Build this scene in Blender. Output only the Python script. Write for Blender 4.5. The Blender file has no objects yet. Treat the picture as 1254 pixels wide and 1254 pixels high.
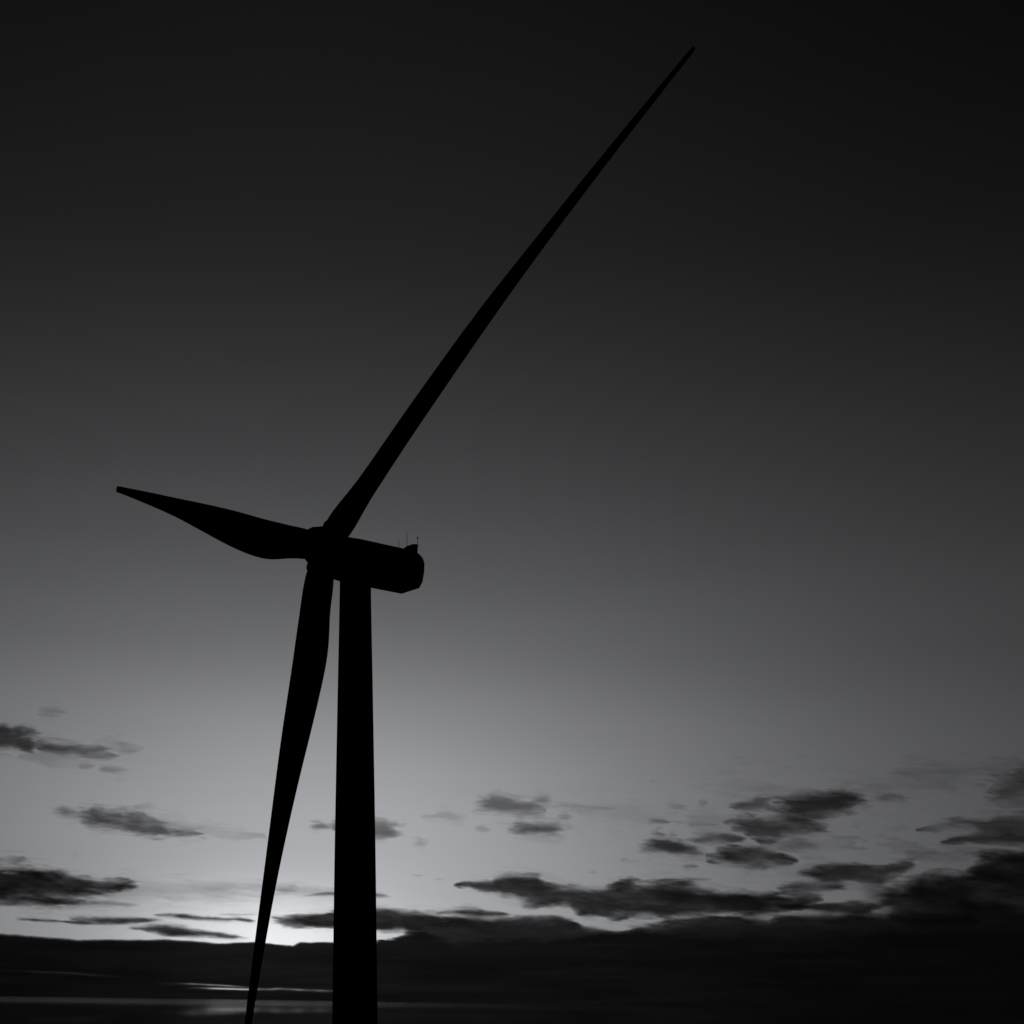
import bpy, math, random
import numpy as np
from mathutils import Matrix, Vector

# ------------------------------------------------------------------ camera, sky, sun, exposure
scene = bpy.context.scene
COL = scene.collection
EYE = 45.0                      # eye height above the sea, metres
F, PX, PY = 2000.0, 627.0, 1227.0   # focal length and principal point in units of a 1254-wide picture
ROLL = math.radians(0.85)
CR, SR = math.cos(ROLL), math.sin(ROLL)

cam = bpy.data.cameras.new('camera')
cam.sensor_width = 36.0
cam.lens = 36.0 * F / 1254.0
cam.shift_y = (PY - 627.0) / 1254.0
cam.clip_start, cam.clip_end = 0.5, 400000.0
camo = bpy.data.objects.new('camera', cam)
camo.matrix_world = Matrix(((CR, -SR, 0, 0), (0, 0, -1, 0), (SR, CR, 0, EYE), (0, 0, 0, 1)))
COL.objects.link(camo)
scene.camera = camo

scene.view_settings.view_transform = 'Standard'
scene.view_settings.look = 'None'
scene.view_settings.exposure = 0.0
scene.view_settings.gamma = 1.0
scene.cycles.transparent_max_bounces = 128
scene.cycles.max_bounces = 6
scene.cycles.volume_bounces = 0

SUN_AZ = math.atan((328 - PX) / F)          # the afterglow's centre, measured from the view direction
SUN_EL = math.radians(-1.0)        # just under the sea horizon

world = bpy.data.worlds.new('World')
scene.world = world
world.use_nodes = True
nt = world.node_tree
nt.nodes.clear()


def nd(tree, kind, **kw):
    n = tree.nodes.new(kind)
    for k, v in kw.items():
        setattr(n, k, v)
    return n


def mth(tree, op, a, b=None, c=None, clamp=False):
    n = nd(tree, 'ShaderNodeMath', operation=op)
    n.use_clamp = clamp
    for i, x in enumerate((a, b, c)):
        if x is None:
            continue
        if isinstance(x, (int, float)):
            n.inputs[i].default_value = x
        else:
            tree.links.new(x, n.inputs[i])
    return n.outputs[0]


def curve(tree, x, pts):
    """piecewise curve through pts, x and y in 0..1"""
    n = nd(tree, 'ShaderNodeFloatCurve')
    c = n.mapping.curves[0]
    while len(c.points) > 2:
        c.points.remove(c.points[1])
    c.points[0].location = pts[0]
    c.points[1].location = pts[-1]
    for p in pts[1:-1]:
        c.points.new(*p)
    n.mapping.update()
    tree.links.new(x, n.inputs['Value'])
    return n.outputs[0]


tc = nd(nt, 'ShaderNodeTexCoord')
sx = nd(nt, 'ShaderNodeSeparateXYZ')
nt.links.new(tc.outputs['Generated'], sx.inputs[0])
gx, gy, gz = sx.outputs
hor = mth(nt, 'SQRT', mth(nt, 'ADD', mth(nt, 'MULTIPLY', gx, gx), mth(nt, 'MULTIPLY', gy, gy)))
el_ = mth(nt, 'ARCTAN2', gz, hor)                      # elevation, radians
az_ = mth(nt, 'ARCTAN2', gx, gy)                       # azimuth from +Y, radians
# elevation in units of 45 degrees, clamped: 0 horizon .. 1
en = mth(nt, 'DIVIDE', el_, math.pi / 4, clamp=True)
BRIGHT = [(-300, 8), (-100, 14), (0, 20), (100, 24), (200, 28.5), (300, 34), (400, 43.5), (500, 55.5), (600, 69.5), (700, 87),
          (800, 111), (900, 144), (1000, 167), (1060, 174), (1100, 178), (1140, 182), (1227, 180)]
pts = sorted((math.atan((PY - y) / F) / (math.pi / 4), v / 255.0) for y, v in BRIGHT)
pts = pts + [(1.0, 4 / 255.0)]
V = curve(nt, en, pts)
lin = mth(nt, 'POWER', mth(nt, 'DIVIDE', mth(nt, 'ADD', V, 0.055), 1.055), 2.4)
KP = [(0, 25), (.06, 24), (.11, 21.5), (.16, 17), (.21, 12), (.26, 7.8), (.41, 6), (.61, 8)]
kpts = [(math.atan(a) / (math.pi / 4), b / 26.0) for a, b in KP] + [(1.0, 0.3)]
K = mth(nt, 'MULTIPLY', curve(nt, en, kpts), 26.0)
da = mth(nt, 'SUBTRACT', az_, math.atan((400 - PX) / F))
fall = mth(nt, 'DIVIDE', 1.0, mth(nt, 'ADD', 1.0, mth(nt, 'MULTIPLY', K, mth(nt, 'MULTIPLY', da, da))))
base = mth(nt, 'MULTIPLY', lin, fall)
g1 = mth(nt, 'DIVIDE', mth(nt, 'SUBTRACT', az_, SUN_AZ), 0.066)
g2 = mth(nt, 'DIVIDE', mth(nt, 'SUBTRACT', el_, 0.034), 0.028)
glow = mth(nt, 'MULTIPLY', 0.41, mth(nt, 'EXPONENT', mth(nt, 'MULTIPLY', -1.0, mth(nt, 'ADD', mth(nt, 'MULTIPLY', g1, g1), mth(nt, 'MULTIPLY', g2, g2)))))
# thin high veil: a faint, far stretched unevenness of the twilight air
cmb = nd(nt, 'ShaderNodeCombineXYZ')
nt.links.new(mth(nt, 'MULTIPLY', az_, 7.0), cmb.inputs[0])
nt.links.new(mth(nt, 'MULTIPLY', el_, 34.0), cmb.inputs[1])
nz = nd(nt, 'ShaderNodeTexNoise')
nz.inputs['Scale'].default_value = 1.0
nz.inputs['Detail'].default_value = 4.0
nt.links.new(cmb.outputs[0], nz.inputs['Vector'])
veil = mth(nt, 'ADD', 0.955, mth(nt, 'MULTIPLY', nz.outputs['Fac'], 0.09))
lum = mth(nt, 'MULTIPLY', mth(nt, 'ADD', base, glow), veil)
below = mth(nt, 'LESS_THAN', gz, -0.02)
lum = mth(nt, 'MULTIPLY', lum, mth(nt, 'SUBTRACT', 1.0, mth(nt, 'MULTIPLY', below, 0.97)))
tint = nd(nt, 'ShaderNodeCombineXYZ')
nt.links.new(mth(nt, 'MULTIPLY', lum, 0.98), tint.inputs[0])
nt.links.new(mth(nt, 'MULTIPLY', lum, 0.992), tint.inputs[1])
nt.links.new(mth(nt, 'MULTIPLY', lum, 1.032), tint.inputs[2])
bg = nd(nt, 'ShaderNodeBackground')
bg.inputs['Strength'].default_value = 1.0
nt.links.new(tint.outputs[0], bg.inputs['Color'])
wo = nd(nt, 'ShaderNodeOutputWorld')
nt.links.new(bg.outputs[0], wo.inputs['Surface'])

sun = bpy.data.lights.new('sun', 'SUN')
sun.energy = 0.5
sun.angle = math.radians(0.5)
sun.color = (1.0, 0.97, 0.93)
suno = bpy.data.objects.new('sun', sun)
sd = Vector((math.sin(SUN_AZ) * math.cos(SUN_EL), math.cos(SUN_AZ) * math.cos(SUN_EL), math.sin(SUN_EL)))
suno.rotation_euler = sd.to_track_quat('Z', 'Y').to_euler()
suno.location = (0, -20, EYE + 70)
COL.objects.link(suno)


# ------------------------------------------------------------------ helpers
def mat(name):
    m = bpy.data.materials.new(name)
    m.use_nodes = True
    m.node_tree.nodes.clear()
    out = nd(m.node_tree, 'ShaderNodeOutputMaterial')
    return m, m.node_tree, out


def obj(name, verts, faces, material, parent=None, loc=(0, 0, 0), smooth=True):
    me = bpy.data.meshes.new(name)
    me.from_pydata([tuple(map(float, v)) for v in verts], [], [tuple(map(int, f)) for f in faces])
    me.validate()
    if smooth:
        me.polygons.foreach_set('use_smooth', [True] * len(me.polygons))
    me.materials.append(material)
    o = bpy.data.objects.new(name, me)
    COL.objects.link(o)
    o.location = loc
    if parent is not None:
        o.parent = parent
    return o


def tag(o, label=None, cat=None, group=None, kind=None):
    for k, v in (('label', label), ('category', cat), ('group', group), ('kind', kind)):
        if v:
            o[k] = v


def loft(rings, cap=True):
    """rings: (n, m, 3) -> verts, faces of a closed tube"""
    rings = np.asarray(rings)
    n, m, _ = rings.shape
    V_ = rings.reshape(-1, 3)
    Fc = []
    for i in range(n - 1):
        for j in range(m):
            k = (j + 1) % m
            Fc.append((i * m + j, i * m + k, (i + 1) * m + k, (i + 1) * m + j))
    if cap:
        Fc.append(tuple(range(m))[::-1])
        Fc.append(tuple((n - 1) * m + j for j in range(m)))
    return V_, Fc


def join(parts):
    V_, Fc, o = [], [], 0
    for v, f in parts:
        V_.append(np.asarray(v))
        Fc += [tuple(i + o for i in q) for q in f]
        o += len(v)
    return np.concatenate(V_), Fc


def to_world(P):
    """eye-centred, unrolled picture axes -> world"""
    P = np.asarray(P, float)
    return np.stack([P[..., 0] * CR - P[..., 2] * SR, P[..., 1], P[..., 2] * CR + P[..., 0] * SR + EYE], -1)


# ------------------------------------------------------------------ materials
def paint(name, col, rough):
    m, t, out = mat(name)
    b = nd(t, 'ShaderNodeBsdfPrincipled')
    n = nd(t, 'ShaderNodeTexNoise')
    c = nd(t, 'ShaderNodeTexCoord')
    t.links.new(c.outputs['Object'], n.inputs['Vector'])
    n.inputs['Scale'].default_value = 0.6
    n.inputs['Detail'].default_value = 6.0
    r = nd(t, 'ShaderNodeValToRGB')
    r.color_ramp.elements[0].position = 0.3
    r.color_ramp.elements[0].color = tuple(0.8 * x for x in col) + (1,)
    r.color_ramp.elements[1].position = 0.7
    r.color_ramp.elements[1].color = tuple(1.1 * x for x in col) + (1,)
    t.links.new(n.outputs['Fac'], r.inputs['Fac'])
    t.links.new(r.outputs['Color'], b.inputs['Base Color'])
    b.inputs['Roughness'].default_value = rough
    b.inputs['Specular IOR Level'].default_value = 0.0
    t.links.new(b.outputs[0], out.inputs['Surface'])
    return m


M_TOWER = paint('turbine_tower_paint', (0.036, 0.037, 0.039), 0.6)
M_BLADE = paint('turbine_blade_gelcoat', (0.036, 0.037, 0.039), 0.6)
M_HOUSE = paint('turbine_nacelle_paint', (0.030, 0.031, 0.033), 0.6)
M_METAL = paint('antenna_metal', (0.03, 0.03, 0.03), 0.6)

# ------------------------------------------------------------------ the sea and the hill
m, t, out = mat('sea_water')
b = nd(t, 'ShaderNodeBsdfPrincipled')
b.inputs['Base Color'].default_value = (0.006, 0.007, 0.008, 1)
b.inputs['IOR'].default_value = 1.33
tcs = nd(t, 'ShaderNodeTexCoord')
mp = nd(t, 'ShaderNodeMapping')
mp.inputs['Scale'].default_value = (1 / 2700.0, 1 / 4200.0, 1)
t.links.new(tcs.outputs['Object'], mp.inputs['Vector'])
n1 = nd(t, 'ShaderNodeTexNoise')
n1.inputs['Scale'].default_value = 1.0
n1.inputs['Detail'].default_value = 5.0
t.links.new(mp.outputs[0], n1.inputs['Vector'])
# calm inshore, ruffled by wind far out, with broad slicks
ln = nd(t, 'ShaderNodeVectorMath', operation='LENGTH')
t.links.new(tcs.outputs['Object'], ln.inputs[0])
far = nd(t, 'ShaderNodeMapRange', interpolation_type='SMOOTHSTEP')
for k_, v_ in (('From Min', 4500), ('From Max', 13000), ('To Min', 0.02), ('To Max', 0.06)):
    far.inputs[k_].default_value = v_
t.links.new(ln.outputs['Value'], far.inputs['Value'])
sxy = nd(t, 'ShaderNodeSeparateXYZ')
t.links.new(tcs.outputs['Object'], sxy.inputs[0])
lee = nd(t, 'ShaderNodeMapRange', interpolation_type='SMOOTHSTEP')      # the breeze dies away to the east
for k_, v_ in (('From Min', -1500), ('From Max', 2200), ('To Min', 1.05), ('To Max', 0.45)):
    lee.inputs[k_].default_value = v_
t.links.new(sxy.outputs[0], lee.inputs['Value'])
rgh = mth(t, 'MULTIPLY', far.outputs[0], mth(t, 'ADD', 0.7, mth(t, 'MULTIPLY', n1.outputs['Fac'], 0.6)))
t.links.new(mth(t, 'MULTIPLY', rgh, lee.outputs[0]), b.inputs['Roughness'])
n2 = nd(t, 'ShaderNodeTexNoise')
n2.inputs['Scale'].default_value = 0.03
n2.inputs['Detail'].default_value = 6.0
t.links.new(tcs.outputs['Object'], n2.inputs['Vector'])
bp = nd(t, 'ShaderNodeBump')
bp.inputs['Strength'].default_value = 0.04
bp.inputs['Distance'].default_value = 1.0
t.links.new(n2.outputs['Fac'], bp.inputs['Height'])
t.links.new(bp.outputs[0], b.inputs['Normal'])
t.links.new(b.outputs[0], out.inputs['Surface'])
NS = 96
radii = [0, 700, 2000, 6000, 15000, 40000, 90000, 160000]
vs = [(0, 0, 0)]
for r_ in radii[1:]:
    vs += [(r_ * math.cos(2 * math.pi * j / NS), r_ * math.sin(2 * math.pi * j / NS), 0) for j in range(NS)]
fs = [(0, 1 + j, 1 + (j + 1) % NS) for j in range(NS)]
for i in range(len(radii) - 2):
    a0, b0 = 1 + i * NS, 1 + (i + 1) * NS
    fs += [(a0 + j, b0 + j, b0 + (j + 1) % NS, a0 + (j + 1) % NS) for j in range(NS)]
sea = obj('sea', vs, fs, m, smooth=False)
tag(sea, 'dark calm sea with a thin bright glint under the afterglow', None, None, 'structure')

def lattice(ix,iy,seed):
    h=(ix.astype(np.int64)*374761393+iy.astype(np.int64)*668265263+seed*974634777)&0xffffffff
    h=((h^(h>>13))*1274126177)&0xffffffff
    h=(h^(h>>16))&0xffffffff
    return h/2147483647.5-1.0
def vnoise(x,y,seed):
    ix=np.floor(x);iy=np.floor(y);fx=x-ix;fy=y-iy
    fx=fx*fx*fx*(fx*(fx*6-15)+10);fy=fy*fy*fy*(fy*(fy*6-15)+10)
    a=lattice(ix,iy,seed);b=lattice(ix+1,iy,seed);c=lattice(ix,iy+1,seed);d=lattice(ix+1,iy+1,seed)
    return (a*(1-fx)+b*fx)*(1-fy)+(c*(1-fx)+d*fx)*fy
def fbm(x,y,seed,octaves=6,gain=.55):
    s=0;a=1;n=0
    for o in range(octaves):
        s=s+a*vnoise(x+o*17.3,y+o*9.1,seed+o);n+=a;a*=gain;x=x*2.03;y=y*2.03
    return s/n*1.6

# name, tau, softness px, noise px, profile [(x,top,bottom)...]
C=[]
def cl(group,tau,soft,nz,prof,core=1.0): C.append((group,tau,soft,nz,prof,core))
def el(x,y,a,b): return [(x-a,y,y+.4),(x-.6*a,y-.6*b,y+.6*b),(x,y-b,y+b),(x+.6*a,y-.5*b,y+.7*b),(x+a,y,y+.4)]
cl('a1',1.35,7,5,[(-40,886,915),(0,888,918),(13,893,918),(27,890,921),(40,896,923),(49,905,917)])
cl('a1',1.5,6,4,[(32,909,913),(50,905,922),(67,907,924),(87,909,924),(100,912,924),(117,911,925),(131,917,926),(140,923,925)])
cl('a1',.35,10,5,el(146,911,24,12)); cl('a1',.26,9,5,el(67,870,19,7)); cl('a1',.5,6,3,el(107,939,12,4)); cl('a1',.5,6,3,el(141,943,19,4)); cl('a1',.2,8,5,el(70,925,60,14))
cl('a2',1.3,5,3,[(63,989,994),(77,986,997),(90,991,998),(104,992,1000)])
cl('a2',1.5,7,5,[(88,992,998),(104,990,1007),(117,992,1014),(134,994,1016),(151,995.5,1017),(174,997,1021),(191,1000,1022),(208,1004,1022),(231,1010,1022),(262,1018,1024)])
cl('a2',.28,8,5,[(190,1000,1008),(230,1005,1024),(270,1017,1027),(325,1023,1026)])
cl('a3',3.3,11,6,[(-420,1075,1100),(-300,1060,1108),(-60,1058,1108),(0,1060,1106),(20,1057,1108),(40,1059,1110),(60,1062,1111),(80,1067,1110),(100,1072,1105),(120,1076,1102),(140,1079,1098),(157,1080,1090),(175,1086,1088)])
cl('a3',.42,10,5,[(110,1074,1100),(180,1078,1103),(260,1080,1102),(340,1084,1096),(380,1089,1092)])
cl('a3',.9,3,1.5,el(130,1107,45,4))
cl('a4',1.9,2.5,1.6,[(20,1125.5,1127),(67,1126.5,1130),(84,1127,1131),(105,1128,1132),(140,1131,1133)])
cl('a4',2.1,3,1.6,[(78,1122,1124),(90,1122,1129),(114,1123,1131),(141,1124,1133),(167,1124,1132.5),(191,1126.5,1130),(204,1128,1129)])
cl('a5',2.6,3.5,2,[(148,1135,1137),(167,1134.5,1139),(181,1133.5,1142),(201,1133,1145.5),(221,1134.5,1147),(241,1137,1147),(261,1140,1147),(281,1143.5,1146.5),(297,1145.4,1146.4)])
cl('a6',1.9,2.5,1.5,[(185,1119.4,1120.8),(208,1118.5,1123.4),(228,1119.6,1125.5),(248,1121.6,1127.5),(268,1123.6,1128.6),(288,1124.4,1129),(305,1126,1130.4),(318,1128.7,1130)])
cl('a6',1.2,2,.8,[(262,1118.6,1119.8),(285,1118.6,1120.6),(306,1119,1121),(322,1120,1121)])
cl('a6',.9,2,1,[(230,1148,1149),(270,1147,1150),(310,1148.5,1150)])
cl('a7',.95,5,3,[(373,1010,1012),(383,1004,1013.5),(392.6,1003.5,1012),(402,1004,1011),(412,1001,1018),(435,998,1026),(461,1001,1028),(468,1001,1029),(475,1004,1028),(482,1005,1025),(488,1009,1021),(496,1009,1011)])
cl('a7',.5,4,2,el(512,1030,12,4.5)); cl('a7',.25,6,4,el(545,999,34,6))
cl('a9',.9,2,1,el(350,1090.7,16,1.6))
cl('a9',1.5,2.5,1.5,[(357,1097,1098.4),(374,1095.6,1098.4),(385,1093.5,1098.4),(395,1092,1097.5),(408,1093,1097.5),(440,1092,1098),(462,1095,1098),(478,1097,1098)])
cl('a9',.4,5,3,el(380,1092,50,7))
cl('a10',2.9,4,2.5,[(326,1120,1123),(333,1119.5,1126),(346,1120.5,1133),(362,1118.8,1136),(378,1119.4,1137),(393,1120,1137),(408,1117,1137),(435,1114,1139),(461,1113,1139),(477,1112.4,1141),(491,1115.6,1140),(505,1116.4,1144),(520,1119,1143),(545,1126,1140)])
cl('a10',2.7,4,2.5,[(484,1121,1140),(505,1116.4,1165),(526,1118,1172),(540,1119,1172),(582,1121.6,1172),(645,1121,1172),(688,1122.6,1172),(705,1127,1172),(716,1133.4,1172),(740,1137,1172),(800,1150,1172)],6.)
cl('a10',1.6,2.5,1.5,[(324,1130,1131),(345,1128,1133),(362,1131,1135)])
cl('a10',2.0,2.5,1.5,[(520,1117,1118.5),(540,1115,1119),(560,1113,1120),(590,1113,1123),(615,1116,1123),(632,1120,1122)])
cl('a10',1.2,2,1,el(570,1111.5,22,1.5))
cl('b1',.85,7,5,[(570,989,991),(582,979,992),(596,972,995),(610,975,997),(628,978,998),(646,979,999),(663,987,1000),(674,993,998)])
cl('b1',.6,5,3,[(650,980,984),(660,976,985),(668,977,986),(678,982,986)])
cl('b1',.3,5,3,[(672,983,989),(700,985,991),(730,987,992),(765,989,992)])
cl('b1',1.35,6,3.5,[(621,1013,1016),(630,1005,1020),(646,1004,1022),(667,1006,1022),(681,1009,1022),(693,1018,1021)])
cl('b1',.4,5,3,el(694,1010,11,4)); cl('b1',.4,5,3,el(688,1000,10,5)); cl('b1',.25,4,2,el(713,1019,8,2.6)); cl('b1',.3,4,2,el(592,1014,10,4))
cl('b2',1.7,5,3,[(778,1038,1040),(791,1030,1040.5),(803,1027,1043),(818,1028,1045),(837,1031,1045),(856,1036,1044),(868,1039.6,1042)])
cl('b3',1.3,5,3,[(836,1026,1029),(856,1021,1033),(874,1020.5,1034),(893,1020.5,1034),(914,1026,1033)])
cl('b3',1.1,6,4,[(887,989,993),(905,981,993),(920,974,992),(935,975,989),(948,979,988)])
cl('b3',1.75,9,6,[(938,986,996),(958,978,1004),(973,971,1011),(992,969,1015),(1007,969,1008),(1022,969,1001),(1041,969,995),(1054,970,992),(1074,984,989)])
cl('b3',1.6,8,6,[(893,1012,1018),(912,1003,1022),(931,1000,1037),(950,1000,1037),(969,1001,1027),(988,1003,1023),(1007,1007,1021),(1028,1014,1019)])
cl('b3',1.0,5,3,[(946,1036,1040),(965,1028,1041),(984,1028,1039),(1010,1036,1039)])
cl('b3',1.9,6,3.5,[(864,1047,1057),(882,1039,1059),(905,1038.6,1061),(931,1040,1062.5),(950,1043,1061),(965,1051,1060),(974,1057,1059)])
cl('b3',.8,4,2.5,[(1076,978,980),(1090,970,979.5),(1105,973,980),(1119,977,978.5)])
for a in ((832,993,18,5,.45),(868,985,9,6,.35),(805,1006,19,3.6,.45),(855,1013,30,4,.45),(830,1024,10,5,.5),(806,1021,9,4,.5),(1050,1011,11,3,.35),(1040,1026,24,3,.3),(985,1052,10,4,.4),(840,1061,16,2.4,.7),(1075,966,24,12,.22),(900,960,40,6,.12),(960,968,60,8,.2),(1000,1038,40,5,.2)):
    cl('b3',a[4]*1.15,a[3]*1.8,a[3]*.9,el(*a[:4]))
cl('b4',.95,13,7,[(1195,956,968),(1207,950,974),(1222,945,978),(1254,940,984),(1320,936,990),(1400,945,980)])
cl('b4',.2,8,5,[(1090,944,948),(1130,936,952),(1180,932,950),(1254,930,948),(1330,934,944)])
cl('b5',1.3,6,4,[(1128,1015,1017),(1158,1007,1015),(1180,1002,1013),(1196,1001.5,1012),(1211,1003,1022),(1226,998,1023),(1254,996,1023),(1320,996,1026),(1420,1010,1020)])
cl('b5',1.5,5,3,[(1149,1033,1035),(1166,1024.5,1034),(1181,1021,1034.5),(1200,1018.5,1035.7),(1218,1019.7,1036),(1254,1020,1036),(1320,1016,1036),(1400,1026,1034)])
cl('b6',2.55,6,4,[(556,1083.6,1085),(579,1078,1086.5),(596,1077,1093),(610,1079,1097),(616,1074,1098),(628,1070,1101),(646,1070,1109),(660,1072,1111),(670,1080,1111),(691,1084,1111),(702,1086,1112),(707,1086.5,1119),(716,1087.6,1123),(733,1086.4,1124),(746,1081.5,1125),(754,1076,1125),(765,1074,1125),(779,1078.6,1125),(800,1077.6,1125),(821,1077,1125),(844,1080.5,1123),(856,1086.6,1122),(878,1088.5,1120),(897,1089,1120),(920,1090,1122),(942,1090,1118),(961,1093,1118),(984,1094,1114),(1000,1098,1110),(1013,1104,1105.4)])
cl('b6',1.8,3.5,2.5,[(970,1110,1113),(984,1108.5,1114),(1007,1107,1118.5),(1033,1105.6,1119.6),(1060,1105,1119),(1083,1106,1111),(1100,1108,1109.4)])
cl('b6',1.1,2.5,1.5,el(840,1077,34,2.2)); cl('b6',.6,2.5,1.5,el(512,1073,14,1.4)); cl('b6',.7,2,1,el(540,1076.5,9,1.2)); cl('b6',.5,2,1,el(725,1068.6,8,1.4))
cl('b7',2.0,6,4,[(977,1067,1069),(995,1062,1073),(1007,1056,1080),(1022,1054.5,1083),(1045,1054.5,1083),(1064,1055,1083),(1082,1056,1083),(1094,1053,1077),(1109,1052.6,1073.5),(1120,1053,1062),(1132,1057,1060)])
cl('b7',1.7,4,2.5,[(951,1085.7,1088.7),(969,1081.5,1090.5),(984,1080,1092),(1007,1079,1092),(1026,1081,1091),(1044,1085.7,1088.7)])
cl('b7',.5,2.5,2,[(1060,1075,1079),(1090,1078,1082),(1120,1080,1084)])
cl('b8',2.5,8,5,[(1046,1094,1101),(1067,1087,1106),(1082,1085.5,1118),(1101,1084.7,1150),(1116,1079,1162),(1135,1067,1165),(1158,1066.5,1166),(1177,1065.8,1166),(1190,1057,1166),(1211,1047,1166),(1233,1045,1166),(1254,1045,1166),(1320,1040,1166),(1480,1050,1166),(1650,1100,1160)],6.)
cl('b9',2.3,5,4,[(758,1134,1138),(785,1133,1150),(800,1131,1158),(815,1128,1164),(829,1126,1168),(856,1125,1170),(878,1123.6,1170),(905,1124,1170),(931,1128,1170),(945,1128,1170),(956,1120.6,1170),(977,1119.5,1170),(1007,1122,1175),(1026,1122,1175),(1045,1119.5,1175),(1067,1118.7,1175),(1090,1117.8,1175),(1113,1117,1172),(1150,1118,1170),(1200,1122,1170)],5.)
for a in ((930,1012,120,48,.17),(1120,958,90,18,.17),(1175,1046,70,9,.3),(1020,1064,50,7,.25),(760,1000,70,14,.1)):
    cl('b3',a[4]*1.15,a[3]*1.8,a[3]*.9,el(*a[:4]))
# bank
BANK=[(-3400,1200,1219),(-2600,1178,1219),(-1800,1165,1219),(-1200,1150,1219),(-700,1158,1219),(-300,1146,1219),(0,1141,1219),(20,1142.5,1219),(44,1145,1219),(67,1147.4,1219),(84,1148,1219),(94,1149.8,1220),(134,1148.5,1220),(160,1149.8,1220),(200,1149.5,1221),(234,1151.5,1222),(254,1154,1222),(278,1154.8,1222),(301,1154,1223),(322,1153.5,1223),(345,1156,1224),(360,1157,1224),(368,1153,1224),(390,1153,1225),(435,1153,1226),(461,1153.5,1227),(480,1149,1227),(500,1141,1228),(519,1132,1228),(560,1120,1229),(640,1118,1230),(700,1127,1231),(730,1138,1232),(761,1139,1232),(800,1133,1233),(860,1119,1233),(1000,1113,1235),(1100,1106,1237),(1254,1104,1239),(1600,1120,1246),(2000,1140,1250),(2600,1165,1262),(3600,1180,1275),(4700,1230,1290)]
SLITS=[(.72,1.3,[(185,1204.6),(230,1205),(280,1207.3),(310,1208.8),(335,1210)],.55),(.97,1.6,[(215,1209.6),(268,1210.8),(304,1211.2),(340,1211),(370,1212.2),(412,1213.5),(440,1214.5)],1.),(.3,1.5,[(-20,1187.5),(40,1189.5),(90,1191.5),(125,1194.5),(170,1197)],.5)]

def sstep(t): t=np.clip(t,0,1); return t*t*(3-2*t)
def field(X,Y,prof,soft,nz,seed,core=1.0,tau=1.0):
    p=np.array(prof,float)
    Yt=Y-.07*X
    w1=fbm(X/75.,Y/20.,seed,4,.5); w2=fbm(X/80.+31.7,Y/19.+7.7,seed+50,5,.5)
    w3=fbm(X/36.,Yt/7.,seed+80,4,.55); w4=fbm(X/15.,Yt/5.,seed+90,3,.55)
    Xw=X+w1*nz*2.4; Yw=Y+w2*nz*.9
    t=np.interp(Xw,p[:,0],p[:,1],left=1e4,right=1e4); b=np.interp(Xw,p[:,0],p[:,2],left=-1e4,right=-1e4)
    h=np.maximum(.5*(b-t),.01)
    s=np.minimum(soft,1.3*h+.6)*np.clip(1+.6*fbm(X/45.,Y/12.,seed+170,3),.45,1.6)
    rag=nz*.66*w3+nz*.34*w4
    f=(np.minimum(Yw-t,b-Yw) if core==1 else Yw-t)+rag
    end=np.minimum(Xw-p[0,0],p[-1,0]-Xw)
    f=np.minimum(f,(end-1.+nz*2.4*w3+nz*1.4*w4)/2.6-.3*s)
    q=np.clip((f+.62*s)/(2.2*s),0,1)
    d=1.1*q*q*(3-2*q)*sstep((end+nz*w3*2.5+1)/13)*np.clip((h+.7)/2.4,0,1)
    # frayed filaments round the body, drawn out along the wind
    rg=1-2.2*np.abs(fbm(X/60.+.02*Y,Yt/7.,seed+150,4,.5))
    fil=sstep((f+2.0*s)/(2.4*s))*sstep((rg-.1)/.8)*sstep((end+4)/12)
    d=np.maximum(d,0)+.3*min(1.,.8/tau)*fil*(1-np.clip(d,0,1))
    if core!=1: d=d*sstep((b-Y)/(core*soft))
    body=fbm(X/55.,Yt/13.,seed+120,4)+.18*w4
    return d*np.clip(1+.27*body,.5,1.45), f
def bank_field(X,Y):
    p=np.array(BANK,float)
    w=fbm(X/60.,Y/40.,900,6); w3=fbm(X/14.,Y/5.,930,4)
    t=np.interp(X,p[:,0],p[:,1])+1.5*w+.45*w3+sstep((X-400)/60)*(4*fbm(X/34.,Y/7.,940,5)+3*fbm(X/80.,Y/14.,945,4)); b=np.interp(X,p[:,0],p[:,2])+10
    soft=np.interp(X,[-50,250,330,455,500,520,560,700,735,785,860,1000],[6,4,3,3.5,8,14,46,30,8,8,34,40])
    f=np.minimum(Y-t,b-Y)
    d=np.minimum(sstep((Y-t)/soft),sstep((b-Y)/3.2))
    d=d*sstep((X+3300)/900)*sstep((4600-X)/900)
    d=d*np.clip(1+.07*fbm(X/140.,Y/10.,950,5),.7,1.3)
    for depth,wid,pts,_ in SLITS:
        q=np.array(pts,float); yc=np.interp(X,q[:,0],q[:,1])+.45*fbm(X/25.,Y*0,970,3)
        fade=np.minimum(sstep((X-q[0,0])/60.),sstep((q[-1,0]-X)/60.))
        br=np.clip(.86+.3*fbm(X/30.,Y*0+3,990,3),.4,1)
        d=d*(1-np.clip(depth*fade*br*1.1,0,.985)*np.exp(-((Y-yc)/wid)**2))
    return d,f
def group_tau(items,X,Y):
    t=np.zeros_like(X)
    for i,tau,soft,nz,core,p in items:
        d,_=field(X,Y,p,soft,nz,i*7+11,core,tau); v=tau*d
        t=np.sqrt(t*t+v*v) if core==1 else np.maximum(t,v)
    return t
def bank_tau(X,Y): return np.interp(X,[0,340,750,1254],[4.2,4.7,4.1,3.6])*bank_field(X,Y)[0]
def all_groups():
    g={}
    for i,(k,tau,soft,nz,prof,core) in enumerate(C): g.setdefault(k,[]).append((i,tau,soft,nz,core,np.array(prof,float)))
    return g
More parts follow.
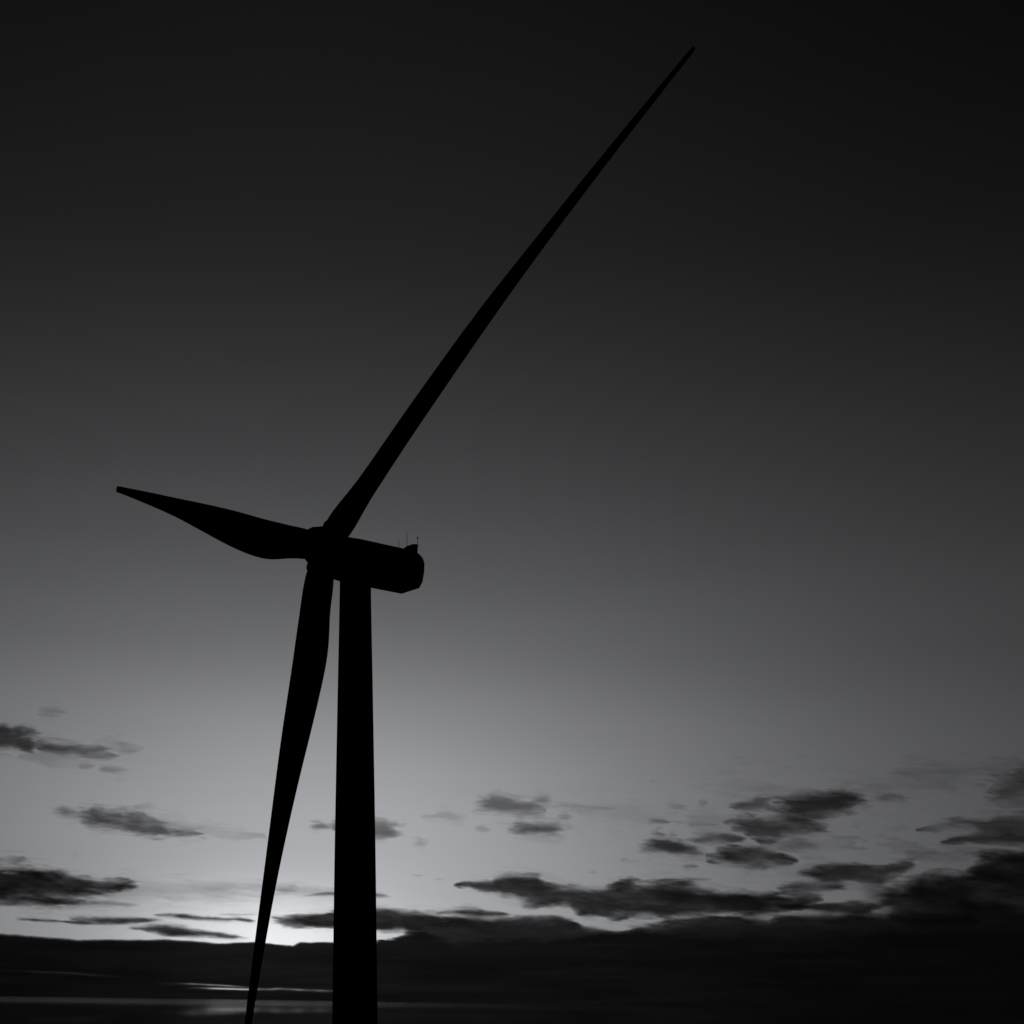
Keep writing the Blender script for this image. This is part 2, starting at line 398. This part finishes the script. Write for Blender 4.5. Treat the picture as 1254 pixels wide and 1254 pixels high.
def net_tau(k,groups,X,Y):
    """optical depth of one cloud, with what the bodies behind it already hold taken off"""
    t=group_tau(groups[k],X,Y)
    if k in ('a10','b8','b9'):
        o=bank_tau(X,Y)
        if k=='b9': o=np.maximum(o,group_tau(groups['b8'],X,Y))
        t=t*np.clip(1-o/3.4,0,1)
    return t


m, t, out = mat('hill_grass')
b = nd(t, 'ShaderNodeBsdfPrincipled')
n = nd(t, 'ShaderNodeTexNoise')
n.inputs['Scale'].default_value = 0.4
n.inputs['Detail'].default_value = 8.0
c = nd(t, 'ShaderNodeTexCoord')
t.links.new(c.outputs['Object'], n.inputs['Vector'])
r = nd(t, 'ShaderNodeValToRGB')
r.color_ramp.elements[0].color = (0.02, 0.022, 0.016, 1)
r.color_ramp.elements[1].color = (0.06, 0.065, 0.045, 1)
t.links.new(n.outputs['Fac'], r.inputs['Fac'])
t.links.new(r.outputs['Color'], b.inputs['Base Color'])
b.inputs['Roughness'].default_value = 0.9
t.links.new(b.outputs[0], out.inputs['Surface'])
rad = np.concatenate([np.linspace(0, 260, 40), np.geomspace(280, 2600, 30)])
ang = np.linspace(0, 2 * np.pi, 120, endpoint=False)
gxx = rad[:, None] * np.cos(ang)[None]
gyy = 60 + rad[:, None] * np.sin(ang)[None]
kn = np.hypot(gxx, gyy + 20)
edge = np.clip((rad[:, None] - 260) / 1500, 0, 1)
edge = edge * edge * (3 - 2 * edge)
gzz = EYE - 31 - 40 * edge + 29.8 * np.exp(-(kn / 55) ** 4) + (0.4 + 6 * edge * (1 - edge)) * fbm(gxx / 40, gyy / 40, 5, 4)
gv = np.stack([gxx, gyy, gzz], -1).reshape(-1, 3)
gf = []
for i in range(len(rad) - 1):
    for j in range(120):
        k = (j + 1) % 120
        gf.append((i * 120 + j, (i + 1) * 120 + j, (i + 1) * 120 + k, i * 120 + k))
hill = obj('hill_ground', gv, gf, m)
tag(hill, 'dark grassy hill that drops to the sea', None, None, 'structure')

# ------------------------------------------------------------------ the wind turbine
DEPTH = 118.0
PV = np.array([397.00208, 671.96531, 0.87165, 0.20158, 0.89964, 39.99905, -0.03818, -0.10054, -0.00622, 0.06431, 0.02455, -0.00564, 1.81491, 2.49773, 2.11938, 2.93255, 2.96696, 2.82534, 2.2599, 1.54711, 0.93956, 0.50941, 0.58506, 0.41548, 0.24237, 0.10926, 0.05739, 0.06796, 0.65832, 0.46228, 0.3678, 0.24017, 0.36145, -0.01652])
KN = np.array([.035, .07, .13, .2, .28, .37, .5, .65, .85, 1.0])
hx, hy, yaw, tilt, phi, RB = PV[:6]
LIN, QUAD = PV[6:9], PV[9:12]
CH = PV[12:22]
TK, TW = np.array([.05, .15, .3, .5, .75, 1.]), PV[22:28]
RK, TR = np.array([.05, .12, .2, .35, .6, 1.]), np.array([1., PV[28], PV[29], PV[30], .2, .16])
XF, XF2, SW = PV[31], PV[32], PV[33]
HUB = np.array([(hx - PX) / F * DEPTH, DEPTH, (PY - hy) / F * DEPTH])
AX = np.array([math.sin(yaw) * math.cos(tilt), math.cos(yaw) * math.cos(tilt), -math.sin(tilt)])   # shaft, towards the rear
RX = np.array([math.cos(yaw), -math.sin(yaw), 0.0])
UX = np.cross(RX, AX)
UX = UX if UX[2] > 0 else -UX
AH = np.array([math.sin(yaw), math.cos(yaw), 0.0])      # nacelle axis, level
UP = np.array([0, 0, 1.0])


def nac(s, y, z):
    return HUB + AH * s + RX * y + UP * z


TOWER = nac(2.65, 0, 0)
TX, TY = (435.2 - PX) / F * TOWER[1], TOWER[1]
base_local = np.array([TX, TY, -31.5])
base_w = to_world(base_local)
root = bpy.data.objects.new('wind_turbine', None)
root.location = base_w
COL.objects.link(root)
tag(root, 'tall three-bladed wind turbine standing in black silhouette against the dusk sky', 'wind turbine')


def tpart(name, verts, faces, material, parent=root):
    return obj(name, to_world(verts) - base_w, faces, material, parent)


# tower: slight, uneven taper
prof = [(705, 18.6), (740, 19.25), (790, 20.4), (840, 21.3), (940, 23.2), (1060, 25.3), (1254, 27.6)]
zs = [((PY - y) / F * TY, w / F * TY) for y, w in prof] + [(-12.0, 1.85), (-20, 2.0), (-31.5, 2.2)]
th = np.linspace(0, 2 * np.pi, 64, endpoint=False)
zz = np.array([z for z, _ in zs][::-1])
ww = np.array([w for _, w in zs][::-1])
zf = np.linspace(zz[0], zz[-1], 60)
wf = np.interp(zf, zz, ww)
wf = np.convolve(np.pad(wf, 3, mode='edge'), np.ones(7) / 7, 'valid')
xs = TX - 0.03 * (zf[-1] - zf) / 30
rings = np.stack([np.stack([xs[i] + wf[i] * np.cos(th), TY + wf[i] * np.sin(th), np.full_like(th, zf[i])], -1) for i in range(60)])
tower = tpart('tower', *loft(rings), M_TOWER)
# yaw ring between tower and nacelle
yr = np.stack([np.stack([TX + q * np.cos(th), TY + q * np.sin(th), np.full_like(th, z)], -1)
               for z, q in ((zf[-1] + .004, 1.0), (zf[-1] + .3, 1.08), (HUB[2] - 1.2, 1.08))])
tpart('yaw_ring', *loft(yr), M_TOWER, root)

# nacelle
sec = [(1.15, -1.8), (1.45, -1.35), (1.66, -.7), (1.72, -.1), (1.56, .4), (1.26, .8), (.9, .98), (.45, 1.05)]
sec = sec + [(-a, b_) for a, b_ in sec[::-1]]
stn = [(0.95, .62, .6, .0), (1.05, .8, .8, .0), (1.5, .93, .95, 0), (2.4, 1, 1, 0), (6.6, 1, 1, 0), (7.25, .99, .97, 0), (7.6, .985, .9, 0), (7.84, .95, .76, 0), (7.92, .88, .6, 0)]
nr = []
for s, wy, wz, dz in stn:
    nr.append([nac(s if z > -1.5 else min(s, 7.74), y * wy, (z * wz if z > 0 else (z if s > 2 else z * (.5 + .5 * wz)))) for y, z in sec])
nacelle = tpart('nacelle', *loft(nr), M_HOUSE)


def box(s0, s1, y0, y1, pts):
    """prism along the nacelle: pts (s, z) outline extruded from y0 to y1"""
    v = [nac(s, y0, z) for s, z in pts] + [nac(s, y1, z) for s, z in pts]
    k = len(pts)
    f = [tuple(range(k))[::-1], tuple(range(k, 2 * k))] + [(i, (i + 1) % k, k + (i + 1) % k, k + i) for i in range(k)]
    return v, f


v, f = box(0, 0, -.05, .82, [(6.75, .9), (7.36, 1.5), (7.86, 1.56), (7.8, 1.1), (7.8, .7)])
tpart('cooling_unit', v, f, M_HOUSE, nacelle)


def rod(p0, p1, r0, r1, n=10):
    p0, p1 = np.asarray(p0), np.asarray(p1)
    d = (p1 - p0) / np.linalg.norm(p1 - p0)
    a = np.cross(d, [1, 0, 0.3]); a /= np.linalg.norm(a); b2 = np.cross(d, a)
    q = np.linspace(0, 2 * np.pi, n, endpoint=False)
    ring = np.cos(q)[:, None] * a + np.sin(q)[:, None] * b2
    return loft([p0 + ring * r0, p1 + ring * r1])


tpart('antenna', *rod(nac(6.68, .0, .9), nac(6.68, .0, 1.8), .026, .016), M_METAL, nacelle)
tpart('antenna', *rod(nac(7.3, .15, .9), nac(7.3, .15, 2.5), .026, .016), M_METAL, nacelle)
tpart('antenna', *join([rod(nac(7.82, .8, 1.4), nac(7.82, .8, 1.99), .018, .018), rod(nac(7.82, .8, 1.97), nac(7.82, .8, 2.1), .06, .05)]), M_METAL, nacelle)

# hub with spinner and blade collars
hp = [(-2.0, .02), (-1.93, .35), (-1.7, .75), (-1.3, 1.12), (-.7, 1.4), (0, 1.5), (.6, 1.47), (1.1, 1.3), (1.3, 1.1)]
t48 = np.linspace(0, 2 * np.pi, 48, endpoint=False)
hub_rings = [[HUB + AX * s + (RX * math.cos(q) + UX * math.sin(q)) * r_ for q in t48] for s, r_ in hp]
parts = [loft(hub_rings)]


def blade_axes(k):
    tq = phi + k * 2 * np.pi / 3
    return math.sin(tq) * RX + math.cos(tq) * UX, math.cos(tq) * RX - math.sin(tq) * UX


for k in range(3):
    e, mm = blade_axes(k)
    rr_ = [(.6, .93), (1.45, .97), (1.5, 1.0), (1.72, 1.0), (1.76, .9)]
    parts.append(loft([[HUB + e * s + AX * (LIN[k] * s) + (mm * math.cos(q) + AX * math.sin(q)) * w for q in t48[::2]] for s, w in rr_]))
hub = tpart('hub', *join(parts), M_HOUSE)

# blades
SG = np.linspace(-.2, 1.2, 701)


def smooth(s, k, v, sg=.04):
    y = np.interp(SG, k, v)
    lo = SG < k[0]
    y[lo] = v[0] + (SG[lo] - k[0]) * (v[1] - v[0]) / (k[1] - k[0])
    n = int(4 * sg / .002)
    g = np.exp(-.5 * (np.arange(-n, n + 1) * .002 / sg) ** 2)
    return np.interp(s, SG, np.convolve(np.pad(y, n, mode='edge'), g / g.sum(), 'valid'))


tha = np.linspace(0, 2 * np.pi, 40, endpoint=False)
xa = .5 * (1 + np.cos(tha))
ya = 5 * (.2969 * np.sqrt(xa) - .126 * xa - .3516 * xa ** 2 + .2843 * xa ** 3 - .1036 * xa ** 4)
ya = np.where(tha < np.pi, ya, -ya)
S = np.concatenate([np.linspace(.032, .985, 80), [.99, .995, .998, 1.0]])
for k in range(3):
    e, mm = blade_axes(k)
    ch, tw, tr = smooth(S, KN, CH), smooth(S, TK, TW, .05), smooth(S, RK, TR)
    ch[-3:] *= (.93, .8, .5)
    w = np.clip((S - .05) / .13, 0, 1)
    w = w * w * (3 - 2 * w)
    xf = smooth(S, np.array([0, .05, .22, 1]), np.array([.5, .5, XF, XF2]), .055)
    rings = []
    for i, s in enumerate(S):
        px_ = (xa - xf[i]) * ch[i]
        py_ = ya * tr[i] * ch[i]
        ex = (.5 * np.cos(tha) + .5 - xf[i]) * ch[i]
        ey = .5 * np.sin(tha) * tr[i] * ch[i]
        p_, q_ = ex * (1 - w[i]) + px_ * w[i], ey * (1 - w[i]) + py_ * w[i]
        tr_ = -math.cos(tw[i]) * mm + math.sin(tw[i]) * AX
        nn = math.sin(tw[i]) * mm + math.cos(tw[i]) * AX
        c0 = HUB + e * s * RB + AX * ((LIN[k] * s + QUAD[k] * s * s) * RB) + mm * (SW * s * s * RB)
        rings.append(c0 + np.outer(p_, tr_) + np.outer(q_, nn))
    tpart('rotor_blade', *loft(rings), M_BLADE)


# ------------------------------------------------------------------ clouds: real bodies of smoke-dark vapour, lit from behind by the sky
def cloud_mat(name, density):
    m, t, out = mat(name)
    va = nd(t, 'ShaderNodeVolumeAbsorption')
    va.inputs['Color'].default_value = (0.0, 0.0, 0.0, 1)
    va.inputs['Density'].default_value = density
    t.links.new(va.outputs[0], out.inputs['Volume'])
    white = nd(t, 'ShaderNodeRGB')
    white.outputs[0].default_value = (1, 1, 1, 1)
    tr = nd(t, 'ShaderNodeBsdfTransparent')
    t.links.new(white.outputs[0], tr.inputs['Color'])
    t.links.new(tr.outputs[0], out.inputs['Surface'])
    return m


def pix_dir(x, y):
    u, w_ = (x - PX) / F, (PY - y) / F
    return np.stack([u * CR - w_ * SR, np.ones_like(u), w_ * CR + u * SR], -1)


def cloud_body(name, label, cat, tau, X, Y, dist, group=None, depth_px=34.0):
    """a lens of vapour whose depth along the line of sight follows tau; X, Y grids in picture units, dist in metres"""
    thick = depth_px * dist / F                 # metres per unit of optical depth
    solid = tau > 0.012
    use = solid[:-1, :-1] | solid[1:, :-1] | solid[:-1, 1:] | solid[1:, 1:]
    need = np.zeros(tau.shape, bool)
    for a_, b_ in ((slice(None, -1), slice(None, -1)), (slice(1, None), slice(None, -1)), (slice(None, -1), slice(1, None)), (slice(1, None), slice(1, None))):
        need[a_, b_] |= use
    T = np.where(solid, tau, 0.0) * thick
    D = pix_dir(X, Y)
    front = D * (dist - .5 * T)[..., None]
    back = D * (dist + .5 * T)[..., None]
    idf = np.full(tau.shape, -1)
    idf[need] = np.arange(need.sum())
    idb = idf.copy()
    ins = need & solid
    idb[ins] = need.sum() + np.arange(ins.sum())
    V_ = np.concatenate([front[need], back[ins]])
    V_[:, 2] += EYE
    c0 = V_.mean(0)
    I, J = np.nonzero(use)
    # both faces are cut along the same diagonal, so that they never cross where the vapour is thin
    fa = np.concatenate([np.stack([idf[I, J], idf[I + 1, J], idf[I + 1, J + 1]], -1), np.stack([idf[I, J], idf[I + 1, J + 1], idf[I, J + 1]], -1)])
    fb = np.concatenate([np.stack([idb[I, J], idb[I + 1, J + 1], idb[I + 1, J]], -1), np.stack([idb[I, J], idb[I, J + 1], idb[I + 1, J + 1]], -1)])
    sa, sb = np.sort(fa, 1), np.sort(fb, 1)
    keep = (sa != sb).any(1)                    # a triangle with no depth is left out of both
    fa, fb = fa[keep], fb[keep]
    me = bpy.data.meshes.new(name)
    Fq = np.concatenate([fa, fb])
    me.vertices.add(len(V_))
    me.vertices.foreach_set('co', (V_ - c0).astype(np.float32).ravel())
    me.loops.add(Fq.size)
    me.loops.foreach_set('vertex_index', Fq.ravel().astype(np.int32))
    me.polygons.add(len(Fq))
    me.polygons.foreach_set('loop_start', np.arange(0, Fq.size, 3, dtype=np.int32))
    me.polygons.foreach_set('use_smooth', np.ones(len(Fq), bool))
    me.update(calc_edges=True)
    me.materials.append(cloud_mat(name + '_vapour', 1.0 / thick))
    o = bpy.data.objects.new(name, me)
    o.location = c0
    COL.objects.link(o)
    tag(o, label, cat, group)
    return o


INFO = {
    'a1': (12000, 'small ragged cloud, highest of the clouds left of the turbine'),
    'a2': (16000, 'slim grey cloud drifting below the highest ragged cloud left of the turbine'),
    'a3': (26000, 'big black lens-shaped cloud at the left edge above the cloud bank'),
    'a4': (38000, 'thin double streak of cloud between the black lens cloud and the cloud bank'),
    'a5': (43000, 'small dark spindle of cloud lying just above the cloud bank left of the blade'),
    'a6': (41000, 'thin wavy cloud streak ending at the drooping blade'),
    'a7': (17000, 'small faint cloud partly hidden behind the tower'),
    'a9': (28000, 'thin pale wisp between the drooping blade and the tower'),
    'a10': (45000, 'long dark cloud crossing behind the tower in the bright afterglow'),
    'b1': (17500, 'pair of small grey cloud puffs alone in the clear sky right of the tower'),
    'b2': (20000, 'small flat cloud just left of the big ragged cluster'),
    'b3': (17000, 'big ragged cluster of grey clouds in the right half of the sky'),
    'b4': (14000, 'blurred faint cloud, highest at the right edge'),
    'b5': (18000, 'two-layered dark cloud at the right edge above the black mass'),
    'b6': (28000, 'long thick dark cloud right of the tower with a lumpy top'),
    'b7': (24000, 'dark flat-topped cloud between the ragged cluster and the black mass'),
    'b8': (36000, 'large black cloud mass rising from the bank at the right edge'),
    'b9': (48000, 'low dark cloud strip under the long thick cloud, joined to the bank'),
}
groups = all_groups()
for g, items in groups.items():
    x0 = min(p[:, 0].min() for *_, p in items) - 30
    x1 = max(p[:, 0].max() for *_, p in items) + 30
    y0 = min(p[:, 1].min() for *_, p in items) - 16
    y1 = max(p[:, 2].max() for *_, p in items) + 16
    dx, dy = 1.6, .65
    X, Y = np.meshgrid(np.arange(x0, x1, dx), np.arange(y0, y1, dy))
    tau_t = net_tau(g, groups, X, Y)
    tau_t[0] = tau_t[-1] = 0
    tau_t[:, 0] = tau_t[:, -1] = 0
    dist, label = INFO[g]
    cloud_body('cloud', label, 'cloud', tau_t, X, Y, dist, 'clouds above the horizon')
X, Y = np.meshgrid(np.concatenate([np.arange(-3400, -400, 11.), np.arange(-400, 1660, 2.6), np.arange(1660, 4700, 11.)]), np.arange(1076, 1262, .75))
d = bank_tau(X, Y)
d[d < .1] = 0
d[0] = d[-1] = 0
d[:, 0] = d[:, -1] = 0
cloud_body('cloud_bank', 'black bank of low cloud lying along the whole sea horizon', 'cloud bank', d, X, Y, 62000)
